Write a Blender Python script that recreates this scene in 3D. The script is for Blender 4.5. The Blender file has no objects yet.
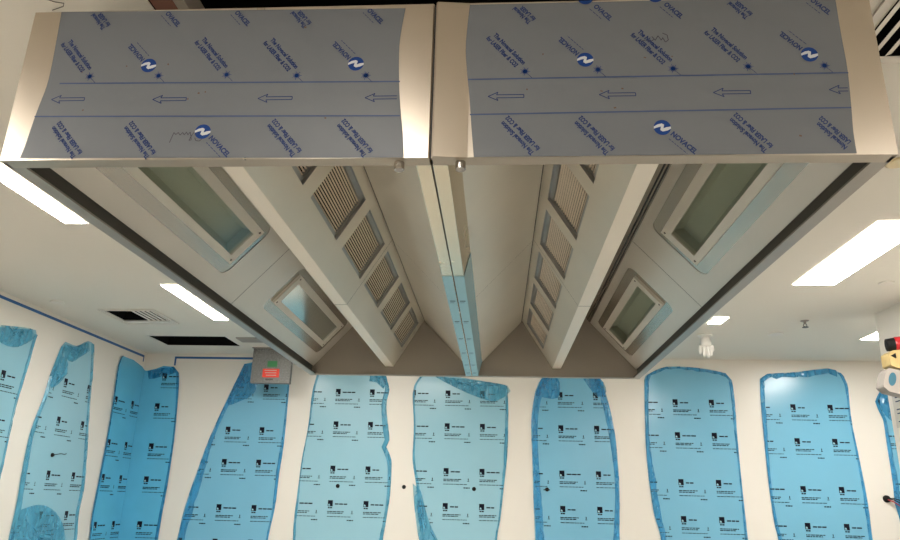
import bpy, bmesh, math, random
from mathutils import Vector, Matrix
from mathutils.geometry import tessellate_polygon

SC = bpy.context.scene
COL = SC.collection
Z0 = 2.08            # height of the hood's lower rim above the floor
CEIL = 2.765         # ceiling height
YB = 6.10            # back wall
XL = -3.78           # left wall
XR = 3.215           # right wall (ends at YR, the room widens behind it)
YR = 4.16
YREAR = -3.4         # wall behind the camera
XF = 5.6             # far side of the alcove past the right wall

# ------------------------------------------------------------------ camera
cam_d = bpy.data.cameras.new('camera')
cam = bpy.data.objects.new('camera', cam_d); COL.objects.link(cam)
cam_d.sensor_fit = 'HORIZONTAL'; cam_d.sensor_width = 36.0
cam_d.lens = 713.61 * 36.0 / 900.0
cam_d.clip_start = 0.02; cam_d.clip_end = 60
_r = Vector((0.9978164, 0.0617355, 0.0234767)); _u = Vector((-0.0031799, -0.3101306, 0.9506886)); _f = Vector((-0.0659721, 0.9486874, 0.3092571))
_m = Matrix((_r, _u, -_f)).transposed().to_4x4()
_m.translation = Vector((0.17118, -1.63667, 1.24487))
cam.matrix_world = _m
SC.camera = cam

# ------------------------------------------------------------------ world, exposure
w = bpy.data.worlds.new('world'); SC.world = w; w.use_nodes = True
w.node_tree.nodes['Background'].inputs[0].default_value = (0.9, 0.95, 1.0, 1)
w.node_tree.nodes['Background'].inputs[1].default_value = 0.1
SC.view_settings.view_transform = 'Standard'; SC.view_settings.look = 'None'
SC.view_settings.gamma = 1.0; SC.view_settings.exposure = 1.42
SC.view_settings.use_curve_mapping = False
LIGHT_STRENGTH = 20.0
LIGHT_COLOR = (1.0, 0.96, 0.90)

# outlines of the blue wall films (metres along the wall, height) and of the printed film on the hood front (x, height above the rim)
FILM = {
    '2L': [(4.51, 2.506), (4.424, 2.214), (4.394, 2.03), (4.315, 1.744), (4.306, 1.443), (4.322, 1.154), (4.311, 0.869)],
    '2R': [(5.01, 2.632), (5.074, 2.362), (5.114, 2.091), (5.196, 1.714), (5.271, 1.337), (5.264, 1.042), (5.302, 0.823)],
    '2T': [(4.556, 2.558), (4.736, 2.559), (4.909, 2.644)],
    '1R': [(4.132, 2.526), (4.09, 2.199), (4.047, 1.895), (4.04, 1.389)],
    '1T': [(3.677, 2.487), (4.106, 2.564)],
    '3L': [(5.582, 2.631), (5.533, 2.526), (5.549, 2.109), (5.551, 1.743), (5.531, 1.344), (5.514, 1.038), (5.542, 0.813)],
    '3Lt': [(5.582, 2.631), (5.821, 2.634), (6.041, 2.598)],
    '3R': [(-3.452, 2.613), (-3.385, 2.546), (-3.351, 2.23), (-3.332, 1.794), (-3.335, 1.368), (-3.35, 1.04), (-3.356, 0.798)],
    '3Rt': [(-3.757, 2.564), (-3.657, 2.587), (-3.569, 2.622), (-3.452, 2.613)],
    '4L': [(-2.628, 2.656), (-2.701, 2.465), (-2.821, 2.15), (-2.936, 1.802), (-3.008, 1.501), (-3.09, 1.131), (-3.132, 0.804)],
    '4R': [(-2.111, 2.662), (-2.106, 2.249), (-2.108, 1.817), (-2.129, 1.476), (-2.14, 1.154), (-2.181, 0.829)],
    '5L': [(-1.801, 2.588), (-1.811, 2.522), (-1.841, 2.345), (-1.856, 1.99), (-1.893, 1.65), (-1.91, 1.319), (-1.923, 0.994), (-1.915, 0.836)],
    '5R': [(-1.065, 2.575), (-1.031, 2.499), (-1.0, 2.39), (-1.024, 2.21), (-0.973, 1.859), (-1.002, 1.786), (-0.942, 1.653), (-0.936, 1.321), (-0.971, 0.989), (-0.988, 0.861)],
    '6L': [(-0.666, 2.537), (-0.701, 2.485), (-0.736, 2.361), (-0.711, 2.0), (-0.708, 1.658), (-0.659, 1.387), (-0.635, 1.131), (-0.588, 0.871)],
    '6R': [(0.281, 2.452), (0.291, 2.195), (0.28, 1.749), (0.238, 1.347), (0.208, 1.083), (0.175, 0.891)],
    '6T': [(-0.666, 2.537), (-0.484, 2.561), (-0.12, 2.522), (0.281, 2.452)],
    '6flap': [(-0.513, 2.55), (0.286, 2.452), (0.174, 2.289), (-0.041, 2.329), (-0.336, 2.454)],
    '7L': [(0.691, 2.587), (0.669, 2.543), (0.599, 2.413), (0.545, 2.094), (0.551, 1.683), (0.557, 1.355), (0.571, 0.902)],
    '7R': [(1.247, 2.594), (1.277, 2.53), (1.333, 2.349), (1.392, 2.036), (1.417, 1.701), (1.421, 1.374), (1.399, 0.924)],
    '7flap': [(0.647, 2.532), (0.829, 2.535), (0.825, 2.331), (0.686, 2.329), (0.591, 2.349)],
    '7flapR': [(1.096, 2.538), (1.277, 2.541), (1.335, 2.402), (1.238, 2.348)],
    '8L': [(1.766, 2.579), (1.749, 2.536), (1.732, 2.187), (1.724, 1.822), (1.739, 1.469), (1.77, 1.165), (1.819, 0.935)],
    '8R': [(2.603, 2.611), (2.653, 2.548), (2.664, 2.306), (2.656, 1.946), (2.655, 1.49), (2.659, 1.088), (2.66, 0.957)],
    '8T': [(1.766, 2.579), (1.981, 2.673), (2.35, 2.662), (2.603, 2.611)],
    '9L': [(2.954, 2.563), (2.937, 2.31), (2.927, 1.845), (2.926, 1.428), (2.941, 1.095), (2.96, 0.965)],
    '9R': [(3.785, 2.637), (3.837, 2.522), (3.826, 2.15), (3.847, 1.75), (3.864, 1.363), (3.857, 0.988)],
    '9T': [(2.954, 2.563), (3.029, 2.61), (3.302, 2.631), (3.655, 2.678), (3.743, 2.658)],
    '10L': [(4.279, 2.612), (4.202, 2.506), (4.096, 2.343), (4.113, 2.26), (4.146, 2.155), (4.145, 1.964), (4.145, 1.815), (4.143, 1.525), (4.13, 1.326), (4.152, 1.191)],
    'dots': [(-1.489, 1.378), (-0.792, 1.384), (-0.061, 1.38), (0.69, 1.392)],
    'hook': [(4.697, 1.57)],
    'outlet': [(4.09, 1.378)],
    'tapeL': [(3.584, 2.767), (6.055, 2.77), (6.077, 2.706)],
    'tapeB': [(-2.584, 2.73), (-3.445, 2.72), (-3.42, 2.624)],
}
FRONT = {
    'LL': [(-1.072, 0.47), (-1.068, 0.376), (-1.065, 0.289), (-1.066, 0.225), (-1.078, 0.142), (-1.089, 0.041), (-1.095, 0.007)],
    'LR': [(-0.083, 0.457), (-0.094, 0.355), (-0.093, 0.271), (-0.086, 0.169), (-0.074, 0.07), (-0.068, -0.001)],
    'RL': [(0.094, 0.464), (0.085, 0.341), (0.088, 0.268), (0.097, 0.176), (0.105, 0.069), (0.111, -0.003)],
    'RR': [(1.064, 0.466), (1.063, 0.351), (1.064, 0.25), (1.059, 0.153), (1.052, 0.058), (1.052, 0.003)],
    'lineL1': [(-1.03, 0.233), (-0.088, 0.224)],
    'lineL2': [(-1.08, 0.131), (-0.084, 0.121)],
    'lineR1': [(0.093, 0.227), (1.064, 0.231)],
    'lineR2': [(0.099, 0.122), (1.057, 0.13)],
    'starT': [(-0.948, 0.254), (-0.563, 0.253), (-0.369, 0.247), (0.243, 0.249), (0.626, 0.251), (0.817, 0.254)],
    'starN': [(-0.753, 0.253), (-0.181, 0.244), (0.433, 0.251), (1.008, 0.253)],
    'logoN': [(-0.786, 0.286), (-0.21, 0.281), (0.401, 0.282), (0.975, 0.287)],
    'upT': [(-0.926, 0.416), (-0.35, 0.409), (0.266, 0.408), (0.838, 0.41)],
    'topN': [(-0.773, 0.459), (-0.573, 0.457), (-0.199, 0.455), (0.42, 0.452), (0.607, 0.454), (0.989, 0.457)],
    'lowT': [(-1.009, 0.099), (-0.808, 0.097), (-0.419, 0.099), (-0.233, 0.097), (0.195, 0.1), (0.382, 0.098), (0.77, 0.102), (0.963, 0.105)],
    'lowN': [(-0.606, 0.08), (0.587, 0.079)],
    'arrow': [(-1.043, 0.183), (-0.758, 0.179), (-0.468, 0.178), (-0.179, 0.176), (0.146, 0.175), (0.433, 0.176), (0.722, 0.178), (1.01, 0.182)],
    'hand': [(-0.688, 0.063), (-0.614, 0.08), (0.547, 0.335), (0.621, 0.352)],
}

# ------------------------------------------------------------------ materials
def mat(name, col, rough=0.5, metal=0.0, spec=0.5, noise=0.0, nscale=6.0, bump=0.0, bscale=40.0, stretch=(1, 1, 1), emit=None, estr=0, rvar=0.0):
    m = bpy.data.materials.new(name); m.use_nodes = True
    nt = m.node_tree; b = nt.nodes['Principled BSDF']
    b.inputs['Base Color'].default_value = (*col, 1); b.inputs['Roughness'].default_value = rough
    b.inputs['Metallic'].default_value = metal; b.inputs['Specular IOR Level'].default_value = spec
    if emit:
        b.inputs['Emission Color'].default_value = (*emit, 1); b.inputs['Emission Strength'].default_value = estr
    if noise or bump or rvar:
        tc = nt.nodes.new('ShaderNodeTexCoord'); mp = nt.nodes.new('ShaderNodeMapping')
        mp.inputs['Scale'].default_value = stretch
        nt.links.new(tc.outputs['Object'], mp.inputs[0])
    if noise or rvar:
        n = nt.nodes.new('ShaderNodeTexNoise'); n.inputs['Scale'].default_value = nscale; n.inputs['Detail'].default_value = 4
        nt.links.new(mp.outputs[0], n.inputs['Vector'])
    if noise:
        mx = nt.nodes.new('ShaderNodeMix'); mx.data_type = 'RGBA'
        mx.inputs['A'].default_value = (*[c * (1 - noise) for c in col], 1)
        mx.inputs['B'].default_value = (*[min(1, c * (1 + noise)) for c in col], 1)
        nt.links.new(n.outputs['Fac'], mx.inputs['Factor']); nt.links.new(mx.outputs['Result'], b.inputs['Base Color'])
    if rvar:
        mr = nt.nodes.new('ShaderNodeMapRange'); mr.inputs['To Min'].default_value = rough - rvar; mr.inputs['To Max'].default_value = rough + rvar
        nt.links.new(n.outputs['Fac'], mr.inputs['Value']); nt.links.new(mr.outputs['Result'], b.inputs['Roughness'])
    if bump:
        n2 = nt.nodes.new('ShaderNodeTexNoise'); n2.inputs['Scale'].default_value = bscale; n2.inputs['Detail'].default_value = 3
        nt.links.new(mp.outputs[0], n2.inputs['Vector'])
        bp = nt.nodes.new('ShaderNodeBump'); bp.inputs['Strength'].default_value = bump; bp.inputs['Distance'].default_value = 0.02
        nt.links.new(n2.outputs['Fac'], bp.inputs['Height']); nt.links.new(bp.outputs['Normal'], b.inputs['Normal'])
    return m

M = {}
M['wall'] = mat('white wall cladding', (0.80, 0.765, 0.70), 0.32, spec=0.4, noise=0.02, nscale=1.5)
M['ceiling'] = mat('ceiling paint', (0.80, 0.765, 0.69), 0.7, spec=0.2, noise=0.02, nscale=1.2)
M['floor'] = mat('tan floor covering', (0.38, 0.345, 0.30), 0.45, noise=0.15, nscale=30)
M['trimwhite'] = mat('white painted metal', (0.78, 0.74, 0.68), 0.4)
M['steel'] = mat('brushed stainless', (0.47, 0.415, 0.345), 0.30, 1.0, bump=0.02, bscale=60, stretch=(1, 1, 0.05), rvar=0.06, nscale=5)
M['steel_side'] = mat('dusty stainless', (0.40, 0.375, 0.34), 0.38, 1.0, noise=0.15, nscale=12, rvar=0.08)
M['steel_beam'] = mat('polished stainless', (0.95, 0.85, 0.67), 0.26, 1.0, rvar=0.05, nscale=4)
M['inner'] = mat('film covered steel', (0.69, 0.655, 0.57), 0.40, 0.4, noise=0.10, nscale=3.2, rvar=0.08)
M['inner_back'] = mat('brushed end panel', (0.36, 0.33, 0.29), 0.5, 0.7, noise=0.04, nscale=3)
M['soffit_film'] = mat('clear film on steel', (0.66, 0.63, 0.57), 0.30, 0.35, noise=0.08, nscale=3, rvar=0.06)
M['moat'] = mat('bare bright steel', (0.52, 0.49, 0.44), 0.24, 1.0, rvar=0.04)
M['gutter'] = mat('gutter steel with painted shade', (0.075, 0.073, 0.066), 0.5, 0.3, noise=0.2, nscale=8)  # steel inside the rim, its shade painted in as a dark colour
M['seam'] = mat('dark joint', (0.03, 0.03, 0.028), 0.6)
M['frame'] = mat('light fixture frame', (0.66, 0.64, 0.57), 0.4, 0.2)
M['screw'] = mat('screw', (0.10, 0.09, 0.08), 0.4, 0.8)
M['chrome'] = mat('chrome', (0.40, 0.39, 0.37), 0.12, 1.0)
M['housing'] = mat('fixture housing', (0.50, 0.50, 0.44), 0.5)
M['tube'] = mat('unlit tube', (0.75, 0.75, 0.72), 0.3)
M['bar'] = mat('filter baffle steel', (0.78, 0.70, 0.58), 0.4, 0.2)
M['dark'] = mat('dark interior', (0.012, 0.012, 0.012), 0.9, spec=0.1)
M['void'] = mat('dark ceiling void', (0.010, 0.010, 0.011), 0.95, spec=0.05)  # black colour stands in for the lack of light up there
M['timber'] = mat('red brown timber', (0.30, 0.13, 0.09), 0.7, noise=0.3, nscale=9, stretch=(1, 0.1, 1))
M['film_grey'] = mat('grey blue protective film', (0.118, 0.126, 0.136), 0.42, 0.0, spec=0.3, noise=0.03, nscale=3)
M['ink_blue'] = mat('blue ink', (0.008, 0.036, 0.16), 0.6, spec=0.15)
M['ink_dark'] = mat('dark ink', (0.018, 0.035, 0.11), 0.6, spec=0.15)
M['ink_grey'] = mat('line ink', (0.03, 0.055, 0.13), 0.5)
M['marker'] = mat('marker pen', (0.02, 0.02, 0.03), 0.5)
M['rust'] = mat('dirt speck', (0.10, 0.06, 0.035), 0.7)
M['film_pale'] = mat('pale blue film', (0.29, 0.54, 0.65), 0.22, spec=0.5, noise=0.04, nscale=3)
M['film_mid'] = mat('blue film', (0.18, 0.47, 0.66), 0.22, spec=0.5, noise=0.04, nscale=3)
M['film_deep'] = mat('deep blue film', (0.11, 0.47, 0.72), 0.22, spec=0.5, noise=0.08, nscale=4)
M['print'] = mat('film print', (0.005, 0.007, 0.016), 0.6, spec=0.12)
M['tape'] = mat('blue masking tape', (0.03, 0.13, 0.34), 0.6)
M['galv'] = mat('galvanised steel', (0.20, 0.20, 0.195), 0.45, 0.5, noise=0.75, nscale=70)
M['red'] = mat('red enamel', (0.42, 0.015, 0.02), 0.35)
M['sticker_red'] = mat('red sticker', (0.85, 0.055, 0.03), 0.5)
M['sticker_green'] = mat('green sticker', (0.03, 0.22, 0.07), 0.5)
M['yellow'] = mat('yellow body', (0.52, 0.39, 0.17), 0.45, noise=0.15, nscale=20)
M['black'] = mat('black plastic', (0.008, 0.008, 0.008), 0.6, spec=0.2)
M['greybox'] = mat('grey casing', (0.33, 0.30, 0.27), 0.5)
M['teal'] = mat('teal oval label', (0.03, 0.13, 0.19), 0.4)
M['paper'] = mat('paper notice', (0.62, 0.60, 0.56), 0.6)
M['plastic'] = mat('white plastic', (0.80, 0.78, 0.74), 0.35)
M['cream'] = mat('cream plastic', (0.72, 0.60, 0.36), 0.4)
M['lamp'] = mat('lit diffuser', (0.9, 0.9, 0.9), 0.5, emit=LIGHT_COLOR, estr=LIGHT_STRENGTH)

def glass_mat():
    m = bpy.data.materials.new('fixture glass'); m.use_nodes = True
    nt = m.node_tree; nt.nodes.clear()
    o = nt.nodes.new('ShaderNodeOutputMaterial'); mix = nt.nodes.new('ShaderNodeMixShader')
    t = nt.nodes.new('ShaderNodeBsdfTransparent'); t.inputs[0].default_value = (0.80, 0.86, 0.80, 1)
    g = nt.nodes.new('ShaderNodeBsdfGlossy'); g.inputs['Roughness'].default_value = 0.12; g.inputs['Color'].default_value = (0.6, 0.66, 0.65, 1)
    f = nt.nodes.new('ShaderNodeFresnel'); f.inputs[0].default_value = 1.12
    nt.links.new(f.outputs[0], mix.inputs[0]); nt.links.new(t.outputs[0], mix.inputs[1]); nt.links.new(g.outputs[0], mix.inputs[2])
    nt.links.new(mix.outputs[0], o.inputs[0])
    return m
M['glass'] = glass_mat()
def fold_mat(name, tint, col):
    # see-through blue film lying in a second layer, with shiny creases
    m = bpy.data.materials.new(name); m.use_nodes = True; nt = m.node_tree; b = nt.nodes['Principled BSDF']; o = nt.nodes['Material Output']
    b.inputs['Base Color'].default_value = (*col, 1); b.inputs['Roughness'].default_value = 0.2; b.inputs['Specular IOR Level'].default_value = 0.7
    t = nt.nodes.new('ShaderNodeBsdfTransparent'); t.inputs[0].default_value = (*tint, 1)
    tc = nt.nodes.new('ShaderNodeTexCoord'); n = nt.nodes.new('ShaderNodeTexNoise'); n.inputs['Scale'].default_value = 14; n.inputs['Detail'].default_value = 5
    mp = nt.nodes.new('ShaderNodeMapping'); mp.inputs['Scale'].default_value = (1, 1, .35)
    mr = nt.nodes.new('ShaderNodeMapRange'); mr.inputs['From Min'].default_value = .35; mr.inputs['From Max'].default_value = .65; mr.inputs['To Min'].default_value = .15; mr.inputs['To Max'].default_value = .75
    mx = nt.nodes.new('ShaderNodeMixShader')
    nt.links.new(tc.outputs['Object'], mp.inputs[0]); nt.links.new(mp.outputs[0], n.inputs['Vector']); nt.links.new(n.outputs['Fac'], mr.inputs['Value'])
    nt.links.new(mr.outputs['Result'], mx.inputs[0]); nt.links.new(t.outputs[0], mx.inputs[1]); nt.links.new(b.outputs[0], mx.inputs[2]); nt.links.new(mx.outputs[0], o.inputs[0])
    return m
M['fold_pale'] = fold_mat('folded film', (.62, .86, .95), (.11, .42, .60))
M['fold_mid'] = fold_mat('folded blue film', (.55, .82, .95), (.07, .37, .66))
M['fold_deep'] = fold_mat('folded deep blue film', (.50, .78, .92), (.04, .30, .56))
M['recess'] = mat('bare recess edge', (0.40, 0.41, 0.41), 0.3, 0.9)
M['cream_batten'] = mat('pale batten', (0.50, 0.44, 0.36), 0.6)
M['swoosh'] = mat('pale logo ink', (0.42, 0.44, 0.46), 0.45)
M['strip'] = mat('pale lower strip', (0.84, 0.79, 0.69), 0.35, 0.1)  # underside strip given a paler colour than the filter bank

# ------------------------------------------------------------------ mesh helpers
class MB:
    def __init__(s): s.v = []; s.f = []; s.m = []
    def face(s, pts, mi=0):
        b = len(s.v); s.v += [Vector(p) for p in pts]; s.f.append(list(range(b, b + len(pts)))); s.m.append(mi)
    def mesh(s, verts, faces, mi=0):
        b = len(s.v); s.v += [Vector(p) for p in verts]
        for f in faces: s.f.append([b + i for i in f]); s.m.append(mi)
    def box(s, a, b, mi=0):
        (x0, y0, z0), (x1, y1, z1) = a, b
        s.mesh([(x0, y0, z0), (x1, y0, z0), (x1, y1, z0), (x0, y1, z0), (x0, y0, z1), (x1, y0, z1), (x1, y1, z1), (x0, y1, z1)],
               [(3, 2, 1, 0), (4, 5, 6, 7), (0, 1, 5, 4), (1, 2, 6, 5), (2, 3, 7, 6), (3, 0, 4, 7)], mi)
    def prism(s, profile, p0, p1, mi=0, caps=True):
        """profile: list of (x, z) extruded from y = p0 to y = p1"""
        n = len(profile)
        s.mesh([(x, p0, z) for x, z in profile] + [(x, p1, z) for x, z in profile], [(i, (i + 1) % n, n + (i + 1) % n, n + i) for i in range(n)], mi)
        if caps:
            s.face([(x, p0, z) for x, z in profile], mi); s.face([(x, p1, z) for x, z in reversed(profile)], mi)
    def lathe(s, base, axis, prof, n=20, mi=0):
        """prof: list of (distance along axis, radius)"""
        a = Vector(axis).normalized(); h = Vector((0, 0, 1)) if abs(a.z) < .9 else Vector((1, 0, 0))
        e1 = a.cross(h).normalized(); e2 = a.cross(e1); base = Vector(base)
        vs = []
        for d, r in prof:
            for k in range(n):
                t = 2 * math.pi * k / n
                vs.append(base + a * d + (e1 * math.cos(t) + e2 * math.sin(t)) * r)
        fs = []
        for i in range(len(prof) - 1):
            for k in range(n):
                k2 = (k + 1) % n; fs.append((i * n + k, i * n + k2, (i + 1) * n + k2, (i + 1) * n + k))
        fs.append(list(range(n - 1, -1, -1))); fs.append([(len(prof) - 1) * n + k for k in range(n)])
        s.mesh(vs, fs, mi)
    def tube(s, path, r, n=8, mi=0):
        path = [Vector(p) for p in path]; rs = r if isinstance(r, list) else [r] * len(path)
        vs = []; fs = []
        for i, p in enumerate(path):
            t = (path[min(i + 1, len(path) - 1)] - path[max(i - 1, 0)]).normalized()
            h = Vector((0, 0, 1)) if abs(t.z) < .8 else Vector((0.8, 0.6, 0))
            e1 = t.cross(h).normalized(); e2 = t.cross(e1)
            vs += [p + (e1 * math.cos(2 * math.pi * k / n) + e2 * math.sin(2 * math.pi * k / n)) * rs[i] for k in range(n)]
        for i in range(len(path) - 1):
            for k in range(n):
                k2 = (k + 1) % n; fs.append((i * n + k, i * n + k2, (i + 1) * n + k2, (i + 1) * n + k))
        fs.append(list(range(n - 1, -1, -1))); fs.append([(len(path) - 1) * n + k for k in range(n)])
        s.mesh(vs, fs, mi)
    def plate(s, outer, holes, fn, mi=0, depth=0.0, mi_edge=None):
        """polygon with holes in a plane; fn(u, v, d) maps to space, d along the plane's normal"""
        loops = [outer] + list(holes)
        tri = tessellate_polygon([[Vector((u, v, 0)) for u, v in L] for L in loops])
        flat = [p for L in loops for p in L]
        s.mesh([fn(u, v, 0) for u, v in flat], [tuple(t) for t in tri], mi)
        if depth:
            e = mi if mi_edge is None else mi_edge
            for L in loops:
                n = len(L)
                s.mesh([fn(u, v, 0) for u, v in L] + [fn(u, v, -depth) for u, v in L], [(i, (i + 1) % n, n + (i + 1) % n, n + i) for i in range(n)], e)
    def build(s, name, mats, parent=None, base=None, smooth=False, bevel=0.0):
        mats = mats if isinstance(mats, (list, tuple)) else [mats]
        if parent is not None:
            org = Vector((0, 0, 0)); p = parent
            while p is not None: org += p.location; p = p.parent
        elif base is not None: org = Vector(base)
        else:
            xs = [p.x for p in s.v]; ys = [p.y for p in s.v]; zs = [p.z for p in s.v]
            org = Vector(((min(xs) + max(xs)) / 2, (min(ys) + max(ys)) / 2, min(zs)))
        me = bpy.data.meshes.new(name)
        me.from_pydata([tuple(p - org) for p in s.v], [], s.f)
        for m_ in mats: me.materials.append(M[m_] if isinstance(m_, str) else m_)
        me.polygons.foreach_set('material_index', s.m)
        if smooth:
            me.polygons.foreach_set('use_smooth', [True] * len(s.f))
        me.update()
        o = bpy.data.objects.new(name, me); COL.objects.link(o)
        if parent is not None: o.parent = parent
        else: o.location = org
        if bevel:
            bv = o.modifiers.new('bevel', 'BEVEL'); bv.width = bevel; bv.segments = 2; bv.limit_method = 'ANGLE'
        return o

def tag(o, label=None, cat=None, group=None, kind=None):
    if label: o['label'] = label
    if cat: o['category'] = cat
    if group: o['group'] = group
    if kind: o['kind'] = kind
    return o
def thing(name, loc, label, cat, group=None):
    o = bpy.data.objects.new(name, None); COL.objects.link(o); o.location = loc; o.empty_display_size = 0.1
    return tag(o, label, cat, group)
def struct(name, mb, m): return tag(mb.build(name, m), kind='structure')
def copy_tree(o, parent=None):
    c = o.copy(); COL.objects.link(c)
    if parent is not None: c.parent = parent
    for ch in list(o.children): copy_tree(ch, c)
    return c
def rrect(u0, v0, u1, v1, ru, rv, n=5):
    pts = []
    for cu, cv, a0 in ((u1 - ru, v1 - rv, 0), (u0 + ru, v1 - rv, 90), (u0 + ru, v0 + rv, 180), (u1 - ru, v0 + rv, 270)):
        for k in range(n + 1):
            a = math.radians(a0 + 90 * k / n); pts.append((cu + ru * math.cos(a), cv + rv * math.sin(a)))
    return pts
def rect(u0, v0, u1, v1): return [(u0, v0), (u1, v0), (u1, v1), (u0, v1)]
def smooth_line(pts, step=0.04):
    out = []
    n = len(pts)
    for i in range(n - 1):
        p0 = Vector(pts[max(i - 1, 0)]); p1 = Vector(pts[i]); p2 = Vector(pts[i + 1]); p3 = Vector(pts[min(i + 2, n - 1)])
        k = max(1, int((p2 - p1).length / step))
        for j in range(k):
            t = j / k
            q = 0.5 * ((2 * p1) + (-p0 + p2) * t + (2 * p0 - 5 * p1 + 4 * p2 - p3) * t * t + (-p0 + 3 * p1 - 3 * p2 + p3) * t ** 3)
            out.append((q[0], q[1]))
    out.append(tuple(pts[-1]))
    return out
_tc = {}
def text2d(s):
    """flat outline of a word in a unit-size font: (verts, faces, width)"""
    if s not in _tc:
        cu = bpy.data.curves.new('t', 'FONT'); cu.body = s; cu.size = 1.0; cu.resolution_u = 3; cu.offset = 0.042
        o = bpy.data.objects.new('t', cu); COL.objects.link(o)
        dg = bpy.context.evaluated_depsgraph_get()
        me = bpy.data.meshes.new_from_object(o.evaluated_get(dg))
        vs = [(v.co.x, v.co.y) for v in me.vertices]; fs = [tuple(p.vertices) for p in me.polygons]
        bpy.data.objects.remove(o); bpy.data.curves.remove(cu); bpy.data.meshes.remove(me)
        _tc[s] = (vs, fs, max(v[0] for v in vs))
    return _tc[s]
def put_text(mb, s, org, ang, length, height, fn, mi):
    """length = whole word's length, height = capital height; fn(u, v) maps to space"""
    vs, fs, wd = text2d(s)
    ca, sa = math.cos(ang), math.sin(ang); sx = length / wd; sy = height / 0.70
    mb.mesh([fn(org[0] + x * sx * ca - y * sy * sa, org[1] + x * sx * sa + y * sy * ca) for x, y in vs], fs, mi)
def stroke(mb, pts, wd, fn, mi):
    for (a, b) in zip(pts[:-1], pts[1:]):
        a = Vector(a); b = Vector(b); d = b - a
        if d.length < 1e-6: continue
        n = Vector((-d.y, d.x)).normalized() * wd / 2
        mb.face([fn(*(a + n)), fn(*(a - n)), fn(*(b - n)), fn(*(b + n))], mi)
def disc(mb, c, r, fn, mi, n=24):
    mb.face([fn(c[0] + r * math.cos(2 * math.pi * k / n), c[1] + r * math.sin(2 * math.pi * k / n)) for k in range(n)], mi)

# ------------------------------------------------------------------ room shell
mb = MB(); mb.box((XL - .1, YREAR - .1, -0.1), (XF + .1, YB + .1, 0)); struct('floor', mb, 'floor')
mb = MB(); mb.box((XL - .12, YREAR, 0), (XL, YB, CEIL)); struct('wall_left', mb, 'wall')
mb = MB(); mb.box((XL - .12, YB, 0), (XF, YB + .12, CEIL)); struct('wall_back', mb, 'wall')
mb = MB(); mb.box((XR, YREAR, 0), (XR + .14, YR, CEIL)); struct('wall_right', mb, 'wall')
mb = MB(); mb.box((XF, YR - 1.5, 0), (XF + .12, YB, CEIL)); mb.box((XR + .14, YR - 1.5, 0), (XF, YR - 1.4, CEIL)); struct('wall_alcove', mb, 'wall')
mb = MB(); mb.box((XL - .12, YREAR - .12, 0), (XR + .14, YREAR, CEIL)); struct('wall_rear', mb, 'wall')

# ceiling openings: (x0, y0, x1, y1)
HOODHOLE = (-0.96, 0.10, 0.98, 3.20)
ACCESS = (-3.33, 5.19, -2.54, 5.65)
DIFL = (-3.25, 4.17, -2.80, 4.55)
DIFR = (1.40, 0.05, 1.92, 0.60)
holes = [HOODHOLE, ACCESS, DIFL, DIFR]
mb = MB()
fnc = lambda u, v, d: (u, v, CEIL - d)
mb.plate(rect(XL - .12, YREAR - .12, XF + .12, YB + .12), [rect(*h) for h in holes], fnc, 0, .003)
mb2 = MB()
for x0, y0, x1, y1 in holes:     # the unlit space above each opening
    zt = CEIL + 0.5
    e = 0.0
    z0 = CEIL + .003
    mb.mesh([(x0, y0, z0), (x1, y0, z0), (x1, y1, z0), (x0, y1, z0), (x0, y0, zt), (x1, y0, zt), (x1, y1, zt), (x0, y1, zt)],
            [(4, 5, 6, 7), (0, 1, 5, 4), (1, 2, 6, 5), (2, 3, 7, 6), (3, 0, 4, 7)], 1)
mb.face([(XL - .12, YREAR - .12, CEIL + .55), (XF + .12, YREAR - .12, CEIL + .55), (XF + .12, YB + .12, CEIL + .55), (XL - .12, YB + .12, CEIL + .55)], 1)
struct('ceiling', mb, ['ceiling', 'void'])
# trim round the access opening
mb = MB(); x0, y0, x1, y1 = ACCESS
mb.plate(rect(x0 - .025, y0 - .025, x1 + .025, y1 + .025), [rect(x0, y0, x1, y1)], lambda u, v, d: (u, v, CEIL - .002 - d), 0, 0.0015)
struct('trim_1', mb, 'trimwhite')

# ------------------------------------------------------------------ ceiling lights
def ceiling_light(x0, y0, x1, y1, label, group='lit ceiling light panels'):
    t = thing('ceiling_light', ((x0 + x1) / 2, (y0 + y1) / 2, CEIL - .006), label, 'light', group)
    m1 = MB(); b = .006
    m1.plate(rect(x0, y0, x1, y1), [rect(x0 + b, y0 + b, x1 - b, y1 - b)], lambda u, v, d: (u, v, CEIL - .006 - d), 0, 0.005)
    m1.build('frame', 'trimwhite', t)
    m1 = MB(); m1.box((x0 + b, y0 + b, CEIL - .005), (x1 - b, y1 - b, CEIL - .001)); m1.build('diffuser', 'lamp', t)
    return t
ceiling_light(2.25, 2.13, 2.54, 3.33, 'large white lit panel on the open ceiling right of the hood')
ceiling_light(-2.385, 0.98, -2.245, 2.15, 'long lit strip along the hood rim, the one nearest the front')
ceiling_light(-2.385, 3.40, -2.245, 4.50, 'lit strip beside the hood rim, nearer the ceiling vent')
ceiling_light(1.98, 4.26, 2.10, 4.50, 'small lit square panel just in front of the white hanging glove')
ceiling_light(3.52, 3.9, 3.81, 5.06, 'lit panel mostly hidden behind the right wall corner')
for x, y in ((2.4, -2.6), (-2.45, -1.2), (-0.42, -2.0)):  # unseen panels added to brighten the room and the hood front
    ceiling_light(x - .145, y - .6, x + .145, y + .6, 'added unseen lit panel brightening the room in front of the hood')
ceiling_light(-1.55, 3.95, -0.35, 4.23, 'added unseen lit panel behind the hood brightening the back wall')  # unseen panel added to brighten the left part of the back wall

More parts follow.
